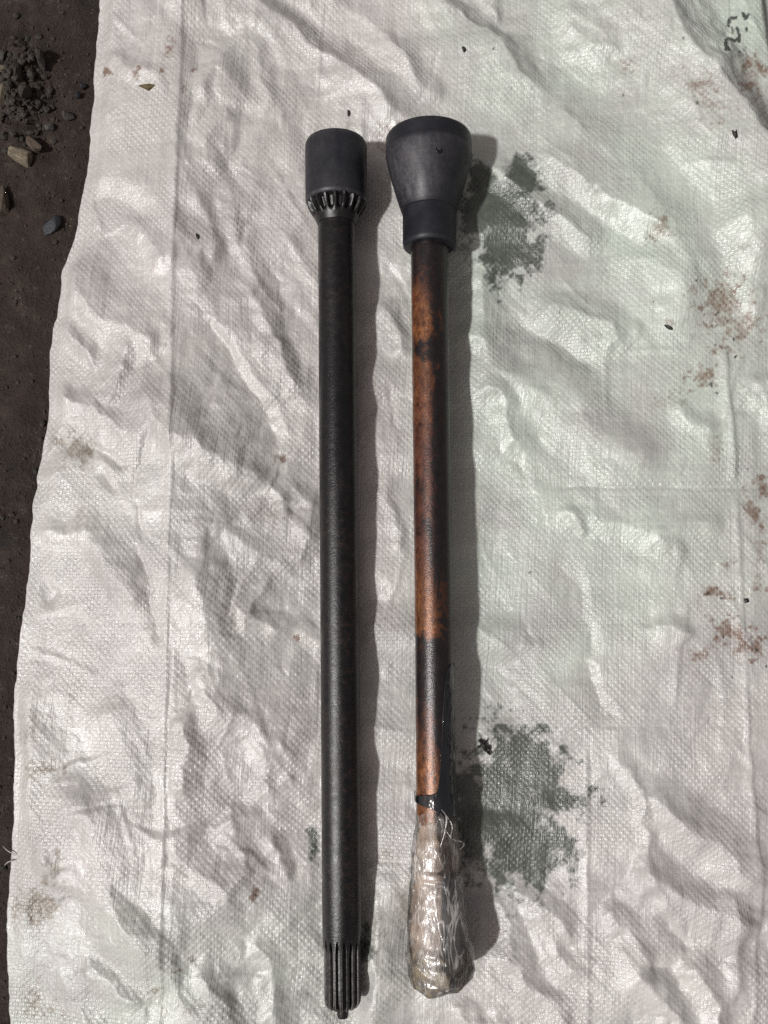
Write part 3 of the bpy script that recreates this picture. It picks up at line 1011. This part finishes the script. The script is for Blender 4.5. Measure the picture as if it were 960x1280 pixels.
lathe('cut_teeth', AX1, dense([(254, 37.0), (257, 36.6), (264, 33.0), (271, 28.5), (277, 25.6), (281, 23.8)], 2), M['spline'], s1, NT * 12, 30, rad=tooth_rad, cap=(True, True))
lathe('shaft', AX1, dense([(266, 23.0), (300, 23.3), (600, 24.0), (1100, 24.7), (1163, 24.6), (1168, 24.2)], 40), M['shaft'], s1, 72, 40)
NS = 17


def spline_rad(th, py, r):
    ph = (th * NS / (2 * math.pi) + 0.18) % 1.0
    d = abs(ph - 0.5)
    reach = sstep(1160, 1186, py)
    wdt = 0.30 * (1 - reach) + 0.0
    groove = min(1.0, max(0.0, (d - 0.20 - wdt) / 0.10))
    return float(r - groove * 0.0037 * min(1.0, reach * 1.3))


lathe('spline', AX1, [(1161, 24.4), (1166, 24.3), (1170, 24.2), (1174, 24.0), (1178, 23.8), (1182, 23.6), (1188, 23.4), (1200, 23.3), (1225, 23.3), (1246, 23.3), (1251, 22.6), (1255, 20.6), (1256.5, 18.0), (1256.6, 8.0)],
      M['spline'], s1, NS * 20, 24, rad=spline_rad, attrs={'crest': lambda th, py: float(0.9 * (0.12 < abs(((th * NS / (2 * math.pi) + 0.18) % 1.0) - 0.5) < 0.23) * sstep(1175, 1185, py))})
lathe('end_pin', AX1, [(1250, 7.4), (1268, 7.4), (1271, 6.6), (1272, 4.5)], M['spline'], s1, 32, 40)

# ---- right shaft: rusty, flared head, wrapped end
s2 = shaft_root('rusty_axle_shaft', AX2)
tag(s2, 'rusty brown axle shaft with flared black head and plastic wrapped lower end, the right one', 'axle shaft')


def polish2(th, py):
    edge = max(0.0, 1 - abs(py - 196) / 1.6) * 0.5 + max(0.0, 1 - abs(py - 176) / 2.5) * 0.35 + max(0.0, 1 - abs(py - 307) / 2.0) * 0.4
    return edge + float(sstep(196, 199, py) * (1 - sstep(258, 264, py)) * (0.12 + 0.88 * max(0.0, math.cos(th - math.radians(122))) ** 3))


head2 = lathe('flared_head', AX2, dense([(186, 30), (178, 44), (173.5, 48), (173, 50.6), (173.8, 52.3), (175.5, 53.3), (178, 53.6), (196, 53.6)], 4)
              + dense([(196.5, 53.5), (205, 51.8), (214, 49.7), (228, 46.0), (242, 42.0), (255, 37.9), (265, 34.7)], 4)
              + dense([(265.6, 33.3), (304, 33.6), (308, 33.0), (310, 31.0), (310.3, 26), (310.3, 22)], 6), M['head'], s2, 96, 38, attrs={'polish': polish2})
# small shallow drilled mark on the head, coloured dark for a hole's depth
yv = AX2.loc(213); rv = AX2.r(213, 49.9)
th = math.radians(79)
dv, df = [], []
N0 = Vector((math.cos(th), 0, math.sin(th))); T0 = Vector((-math.sin(th), 0, math.cos(th))); C0 = Vector((0, yv, 0)) + N0 * (rv + 0.0001)
for rr_, dd in ((0.0030, -0.0008), (0.0027, 0.0003), (0.0020, 0.0001), (0.0010, -0.0001)):
    for s in range(20):
        an = 2 * math.pi * s / 20
        p = C0 + T0 * (rr_ * math.cos(an)) + Vector((0, 1, 0)) * (rr_ * math.sin(an)) + N0 * dd
        dv.append(tuple(p))
for i in range(3):
    for s in range(20):
        df.append((i * 20 + s, i * 20 + (s + 1) % 20, (i + 1) * 20 + (s + 1) % 20, (i + 1) * 20 + s))
df.append(tuple(range(60, 80)))
mesh_obj('drilled_mark', dv, df, M['hole'], head2)

COV = [(300, 0.95), (328, 0.8), (345, 0.5), (375, 0.28), (425, 0.18), (440, 0.55), (452, 0.72), (460, 0.25), (500, 0.22), (540, 0.34), (590, 0.44), (650, 0.42),
       (700, 0.32), (730, 0.15), (790, 0.10), (798, 0.25), (803, 0.85), (850, 0.9), (885, 0.6), (905, 0.45), (930, 0.25), (985, 0.05), (1000, 0.3)]
RED = [(300, 0.8), (370, 0.5), (420, 0.1), (500, 0.5), (560, 0.95), (680, 0.9), (730, 0.3), (790, 0.1), (810, 0.9), (900, 0.9), (945, 0.3), (1000, 0.1)]


cn_ = Noise(61)


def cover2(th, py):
    # right flank: black scale, plus its shade painted into the colour
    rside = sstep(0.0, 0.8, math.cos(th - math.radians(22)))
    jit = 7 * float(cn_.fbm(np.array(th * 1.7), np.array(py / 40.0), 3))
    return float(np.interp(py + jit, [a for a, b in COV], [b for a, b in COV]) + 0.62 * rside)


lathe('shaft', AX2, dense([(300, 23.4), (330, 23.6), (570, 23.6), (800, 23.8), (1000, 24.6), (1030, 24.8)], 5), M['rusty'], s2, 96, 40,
      attrs={'scale_and_shade': cover2, 'redness': lambda th, py: float(np.interp(py, [a for a, b in RED], [b for a, b in RED]))})

# black film remnant along the right flank, closing round the shaft at its foot
fv, ff = [], []
NA, NL = 46, 60
fn = Noise(5)
for i in range(NA):
    th = math.radians(-70 + i * (262 / (NA - 1)))
    deg = math.degrees(th)
    y1 = np.interp(deg, [-70, 0, 60, 110, 150, 192], [1024, 1022, 1012, 1004, 1001, 1000])
    y0 = np.interp(deg, [-70, -10, 40, 56, 64, 72, 80, 90, 110, 150, 192], [826, 828, 831, 836, 862, 905, 958, 984, 988, 991, 990])
    y0 += 3.0 * float(fn(np.array(i * 0.55), np.array(0.3)))
    for j in range(NL):
        t = j / (NL - 1)
        py = y0 + (y1 - y0) * t
        flare = 1.5 * sstep(960, 1020, py) * max(0.0, math.cos(th))
        r = AX2.r(py, 24.9 + 2.0 * float(sstep(965, 1000, py)) + 0.5 * float(fn(np.array(i * 0.3), np.array(py / 14.0))) + flare)
        fv.append((r * math.cos(th), AX2.loc(py), r * math.sin(th)))
for i in range(NA - 1):
    for j in range(NL - 1):
        a = i * NL + j
        ff.append((a, a + 1, a + NL + 1, a + NL))
bf = mesh_obj('black_film', fv, ff, M['blackfilm'], s2)
sm = bf.modifiers.new('thickness', 'SOLIDIFY'); sm.thickness = 0.0005; sm.offset = 1
bf['label'] = 'torn glossy black film stuck along the right flank'

# coupling under the wrapping
# clear film round it, crinkled lengthwise and gathered at the end
WR = dense([(998, 25.0), (1012, 25.5), (1030, 26.8), (1045, 29.2), (1065, 31.8), (1080, 32.6), (1085, 34.0), (1090, 34.0), (1094, 33.2), (1120, 35.0), (1150, 36.6), (1172, 38.0), (1184, 40.4),
            (1196, 42.2), (1208, 42.2), (1218, 40.6), (1226, 37.6), (1231, 32.0), (1234, 23.0), (1235, 12.0), (1234, 3.0)], 1.6)
WSEG = 200
wth = np.linspace(0, 2 * np.pi, WSEG, endpoint=False)
wpy = np.array([p[0] for p in WR])
warc = np.cumsum(np.r_[0, np.hypot(np.diff(wpy), np.diff([p[1] for p in WR]))])     # length along the film, px
WU, WV = np.meshgrid(wth * 33.0, warc)


def wrap_facets(seed, su, sv, amp):
    rg = random.Random(seed)
    per = 2 * math.pi * 33.0
    pts, hs_ = [], []
    for v in np.arange(-2 * sv, warc[-1] + 2 * sv, sv):
        for u in np.arange(0, per, su):
            a, b, h_ = u + rg.uniform(-0.6, 0.6) * su, v + rg.uniform(-0.6, 0.6) * sv, rg.gauss(0, amp)
            for kk in (-1, 0, 1):                                   # closes round the shaft
                pts.append((a + kk * per, b + 0.25 * a)); hs_.append(h_)
    return facets(WU, WV + 0.25 * WU, pts, hs_)


grow = sstep(1085, 1110, wpy)[:, None]
tail = sstep(1170, 1205, wpy)[:, None]
WD = (wrap_facets(71, 13, 75, 0.75) * (0.9 + 0.6 * grow + 1.0 * tail) + wrap_facets(72, 6, 42, 0.30) * (1.0 + 0.4 * grow + 0.8 * tail)
      + wrap_facets(73, 10, 12, 1.5) * tail)
WY_ = wrap_facets(74, 11, 60, 4.2) * sstep(1214, 1230, wpy)[:, None] * 0.65 + wrap_facets(75, 12, 400, 3.0) * (1 - sstep(998, 1010, wpy))[:, None]
row_of = {round(p, 4): i for i, p in enumerate(wpy)}
wcount = [0]


def wrap_rad(th, py, r):
    i, j = divmod(wcount[0], WSEG)
    wcount[0] += 1
    px_m = r / max(WR[i][1], 1e-6)
    lean = 2.6 * math.cos(th) * float(sstep(1150, 1195, py))        # bulges to the right
    fade = min(1.0, WR[i][1] / 24.0)
    return max(0.0003, r + px_m * fade * (max(-2.6, float(WD[i, j])) + lean)), -px_m * float(WY_[i, j])


# the greased coupling fills the film
lathe('wrapped_coupling', AX2, [(p, max(1.0, h_ - 1.5)) for p, h_ in WR], M['coupling'], s2, WSEG, None, rad=wrap_rad, cap=(True, True),
      attrs={'bare': lambda th, py: float(sstep(0.12, 0.35, math.cos(th - math.radians(8))) * sstep(1070, 1100, py) * (1 - sstep(1172, 1190, py))),
             'gather': lambda th, py: float(sstep(1165, 1192, py))})
wcount[0] = 0
wrap = lathe('plastic_wrap', AX2, WR, M['clearfilm'], s2, WSEG, None, rad=wrap_rad, cap=(False, True))
wrap['label'] = 'crinkled clear plastic film wound round the lower end'
# torn lip and two loose strands of the film
def tube(name, pts, rad, mat, parent=None, seg=6):
    C = [Vector(p) for p in pts]
    P = []
    for i in range(len(C) - 1):
        p0, p1 = C[max(i - 1, 0)], C[i]
        p2, p3 = C[i + 1], C[min(i + 2, len(C) - 1)]
        for k in range(6):
            t = k / 6
            P.append(0.5 * (2 * p1 + (p2 - p0) * t + (2 * p0 - 5 * p1 + 4 * p2 - p3) * t * t + (3 * p1 - p0 - 3 * p2 + p3) * t ** 3))
    P.append(C[-1])
    v, f = [], []
    for i, p in enumerate(P):
        d = (P[min(i + 1, len(P) - 1)] - P[max(i - 1, 0)]).normalized()
        u = d.orthogonal().normalized(); w = d.cross(u)
        rr2 = rad * (0.45 + 0.55 * math.sin(math.pi * min(max(i / (len(P) - 1), 0.08), 0.92)))
        for s in range(seg):
            an = 2 * math.pi * s / seg
            v.append(tuple(p + u * rr2 * math.cos(an) + w * rr2 * math.sin(an)))
    for i in range(len(P) - 1):
        for s in range(seg):
            a, b = i * seg + s, i * seg + (s + 1) % seg
            f.append((a, b, b + seg, a + seg))
    f.append(tuple(range(seg))); f.append(tuple(reversed(range(len(v) - seg, len(v)))))
    return mesh_obj(name, v, f, mat, parent)


def loc2(px, py, z):
    return tuple(AX2.m.inverted() @ at(px, py, z))


tube('loose_strand', [loc2(556, 1036, 0.054), loc2(566, 1049, 0.056), loc2(577, 1052, 0.054), loc2(580, 1056, 0.051), loc2(575, 1062, 0.048)], 0.0006, M['clearfilm'], wrap)
tube('loose_strand', [loc2(552, 1012, 0.056), loc2(558, 1022, 0.058), loc2(556, 1040, 0.058), loc2(550, 1060, 0.057)], 0.0006, M['clearfilm'], wrap)
tube('loose_strand', [loc2(558, 1020, 0.054), loc2(565, 1032, 0.055), loc2(563, 1048, 0.053)], 0.0005, M['clearfilm'], wrap)


# ------------------------------------------------------------------ stones, clods and scraps
def rock(name, px, py, rx, ry, rz, mat, seed, rot=0, sub=3, facet=0.35, on_cloth=False, sink=0.3):
    """rx, ry half sizes in photo px, rz in mm"""
    rg = random.Random(seed)
    bm = bmesh.new()
    bmesh.ops.create_icosphere(bm, subdivisions=sub, radius=1)
    planes = [(Vector((rg.gauss(0, 1), rg.gauss(0, 1), rg.gauss(0, 1))).normalized(), rg.uniform(0.42, 0.82)) for _ in range(9)]
    nn = Noise(seed)
    for v in bm.verts:
        p = v.co.copy()
        for n, d in planes:
            k = p.dot(n)
            if k > d:
                p -= n * (k - d) * min(1.0, 0.65 + facet)
        p *= 1 + 0.07 * float(nn.fbm(np.array(p.x * 2.5 + p.z), np.array(p.y * 2.5 - p.z), 3))
        v.co = p
    zc = cloth_at(px, py).z if on_cloth else None
    if zc is None:
        g = at(px, py, 0); zc = ground_z(g.x, g.y)
    sc = CAM_H / FPX
    c = at(px, py, zc)
    for v in bm.verts:
        v.co = Vector((v.co.x * rx * sc, v.co.y * ry * sc, v.co.z * rz / 1000 + rz / 1000 * (1 - sink)))
    bmesh.ops.rotate(bm, verts=bm.verts, cent=(0, 0, 0), matrix=Matrix.Rotation(math.radians(rot), 3, 'Z'))
    m2 = bpy.data.meshes.new(name); bm.to_mesh(m2); bm.free()
    m2.polygons.foreach_set('use_smooth', [True] * len(m2.polygons))
    m2.set_sharp_from_angle(angle=math.radians(13))
    m2.materials.append(mat)
    o = bpy.data.objects.new(name, m2)
    SC.collection.objects.link(o)
    o.location = c
    return o


tag(rock('stone', 29, 199, 18, 15, 7, M['stone'], 3, -25), 'pale yellowish angular stone lying in the dirt, left of the sack', 'stone')
tag(rock('stone', 47, 184, 13, 9, 7, M['brown'], 8, -35), 'brown stone against the upper right side of the pale stone', 'stone')
tag(rock('stone', 86, 148, 9, 8, 5, M['grey'], 12, 20), 'small grey stone halfway between the pale stone and the sack edge', 'stone')
tag(rock('stone', 63, 161, 6, 6, 4, M['grey'], 14, 50), 'tiny grey pebble just above the brown stone', 'stone')
tag(rock('slate_shard', 64, 283, 17, 11, 3.5, M['dark'], 21, 48, facet=0.5), 'flat blue black triangular shard in the dirt near the sack', 'shard')
tag(rock('stone', 3, 258, 11, 26, 6, M['brown'], 25, 5), 'brown rounded stone cut off by the picture edge below the pale stone', 'stone')
tag(rock('stone', 3, 74, 10, 7, 6, M['grey'], 27, 0), 'grey stone at the picture edge above the beige wood scrap', 'stone')
tag(rock('dirt_clod', 26, 98, 11, 15, 8, M['clod'], 33, 25), 'dark jagged dirt clod right beside the beige wood scrap', 'clod')
tag(rock('dirt_clod', 34, 122, 10, 11, 8, M['clod'], 37, -20), 'dark crumbly clod, lower one of the rubble heap', 'clod')
tag(rock('dirt_clod', 55, 78, 6, 22, 7, M['clod'], 39, 12), 'long upright dirt ridge at the top of the rubble heap', 'clod')
tag(rock('dirt_clod', 42, 100, 7, 10, 6, M['clod'], 41, 30), 'small clod between the long dirt ridge and the jagged clod', 'clod')
tag(rock('dirt_clod', 105, 110, 6, 5, 3, M['dark'], 43, 30), 'small black clod close to the upper sack edge', 'clod')
tag(rock('dirt_clod', 98, 120, 5, 5, 3, M['dark'], 45, 60), 'small black clod touching the lower left of its twin by the sack', 'clod')

# beige wood scrap at the left margin
bm = bmesh.new()
rg = random.Random(4)
sc = CAM_H / FPX
secs = []
for k in range(9):
    t = k / 8
    y = (-38 + 76 * t) * sc
    wd = (8.5 + rg.uniform(-0.7, 0.7)) * sc * (0.8 if k in (0, 8) else 1)
    hh = 0.0085 + rg.uniform(-0.0006, 0.0006)
    ox = rg.uniform(-0.8, 0.8) * sc
    secs.append([bm.verts.new(p) for p in ((ox - wd, y, 0), (ox - wd, y, hh * 0.85), (ox - wd * 0.6, y, hh), (ox + wd * 0.5, y, hh * 0.97), (ox + wd, y, hh * 0.7), (ox + wd * 1.05, y, 0))])
for a_, b_ in zip(secs[:-1], secs[1:]):
    for i in range(6):
        bm.faces.new((a_[i], a_[(i + 1) % 6], b_[(i + 1) % 6], b_[i]))
bm.faces.new(secs[0]); bm.faces.new(secs[-1][::-1])
bmesh.ops.recalc_face_normals(bm, faces=bm.faces)
m2 = bpy.data.meshes.new('wood_scrap'); bm.to_mesh(m2); bm.free(); m2.materials.append(M['beige'])
o = bpy.data.objects.new('wood_scrap', m2); SC.collection.objects.link(o)
o.location = at(3, 122, 0.0); o.rotation_euler = (0, 0, math.radians(-4))
tag(o, 'beige wood scrap half buried at the left picture edge', 'wood scrap')

# loose grit on the bare dirt: uncountable
gv, gf = [], []
rg = random.Random(99)
base = bmesh.new(); bmesh.ops.create_icosphere(base, subdivisions=1, radius=1)
bv = [v.co.copy() for v in base.verts]; bfc = [[v.index for v in f.verts] for f in base.faces]; base.free()
for i in range(2600):
    py = rg.uniform(-60, 1340)
    lim = float(np.interp(py, [a for a, b in LEFT], [b for a, b in LEFT]))
    px = lim - 6 - abs(rg.gauss(0, 60))
    if i < 900:
        px, py = rg.gauss(34, 16), rg.gauss(115, 34)
        if px > 100:
            continue
    g = at(px, py, 0); z = ground_z(g.x, g.y)
    r = min(0.0036, 0.0004 + rg.expovariate(1 / (0.0009 if i < 900 else 0.0004)))
    j = len(gv)
    for c in bv:
        gv.append((g.x + c.x * r * rg.uniform(0.6, 1.3), g.y + c.y * r * rg.uniform(0.6, 1.3), z + c.z * r * 0.7 + r * 0.2))
    gf += [[j + q for q in f] for f in bfc]
grit = mesh_obj('grit', gv, gf, M['clod'], smooth=False)
grit['kind'] = 'stuff'
tag(grit, 'fine dark grit and crumbs strewn over the bare dirt', 'grit')

# scraps lying on the sack
def scrap(name, px, py, pts, mat, h, label, cat, grp=None):
    """a small irregular flake: outline pts in photo px around px, py"""
    p = cloth_at(px, py)
    sc = (CAM_H - p.z) / FPX
    n = len(pts)
    v = [((x) * sc, -y * sc, -0.0003) for x, y in pts] + [(x * sc * 0.8, -y * sc * 0.8, h) for x, y in pts] + [(0, 0, h * 1.35)]
    f = [tuple(range(n))[::-1]] + [(i, (i + 1) % n, n + (i + 1) % n, n + i) for i in range(n)] + [(n + i, n + (i + 1) % n, 2 * n) for i in range(n)]
    o = mesh_obj(name, v, f, mat, None, False)
    o.location = p
    return tag(o, label, cat, grp)


GR = 'dark crumbs on the sack'
scrap('metal_chip', 836, 409, [(-6, -3), (-1, -2), (4, 1), (5, 4), (0, 3), (-4, 0)], M['chip'], 0.0016, 'slanting black chip on the sack left of the upper rust stain', 'chip', GR)
scrap('metal_chip', 932, 751, [(-3, -3), (3, -3), (4, 2), (-1, 3)], M['chip'], 0.0016, 'square black crumb at the right rust spots low on the sack', 'chip', GR)
scrap('metal_chip', 918, 168, [(-4, -6), (0, -3), (3, -7), (4, 5), (1, 6), (-2, 0)], M['chip'], 0.0016, 'black crumb in the dark fold at upper right of the sack', 'chip', GR)
scrap('metal_chip', 580, 62, [(-3, -4), (1, -3), (3, 2), (0, 4), (-2, 1)], M['chip'], 0.0014, 'black crumb on the sack above the flared head', 'chip', GR)
scrap('metal_chip', 436, 142, [(-2, -5), (1, -4), (2, 1), (0, 5), (-2, 2)], M['chip'], 0.0014, 'thin dark crumb on the sack just above the cylindrical head', 'chip', GR)
scrap('metal_chip', 247, 296, [(-3, -5), (1, -3), (3, 2), (1, 5), (-2, 1)], M['chip'], 0.0014, 'black crumb on the sack beside the long left crease', 'chip', GR)
scrap('plant_scrap', 186, 109, [(-14, -2), (-6, -3), (2, -4), (13, -2), (6, 2), (0, 5), (-6, 2)], M['plant'], 0.0018, 'flat olive brown plant scrap on the sack at upper left', 'plant scrap')
p0 = cloth_at(605, 934)
tw = tube('fibre_scrap', [at(599, 925, p0.z + 0.002), at(604, 930, p0.z + 0.004), at(606, 936, p0.z + 0.0035), at(613, 943, p0.z + 0.0012)], 0.0017, M['chip'])
tube('bent_barb', [at(597, 934, p0.z + 0.001), at(603, 932, p0.z + 0.004), at(609, 925, p0.z + 0.003)], 0.0011, M['chip'], tw)
tube('bent_barb', [at(605, 936, p0.z + 0.003), at(610, 934, p0.z + 0.003), at(613, 937, p0.z + 0.001)], 0.0010, M['chip'], tw)
tag(tw, 'curled black fibre scrap at the top of the lower oil stain', 'fibre scrap')

# frayed tape ends along the left hem of the sack
rg = random.Random(8)
for py_, ln_, up_ in ((1068, 12, -9), (1075, 10, 5)):
    lx_ = float(np.interp(py_, rowpy[::-1], lpx[::-1]))
    tube('loose_thread', [at(lx_ + 5, py_, 0.0034), at(lx_ - 1, py_ + up_ * 0.2, 0.0040), at(lx_ - ln_ * 0.6, py_ + up_ * 0.6, 0.0036), at(lx_ - ln_, py_ + up_ + rg.uniform(-2, 2), 0.0022)], 0.00045, M['thread'], sack)
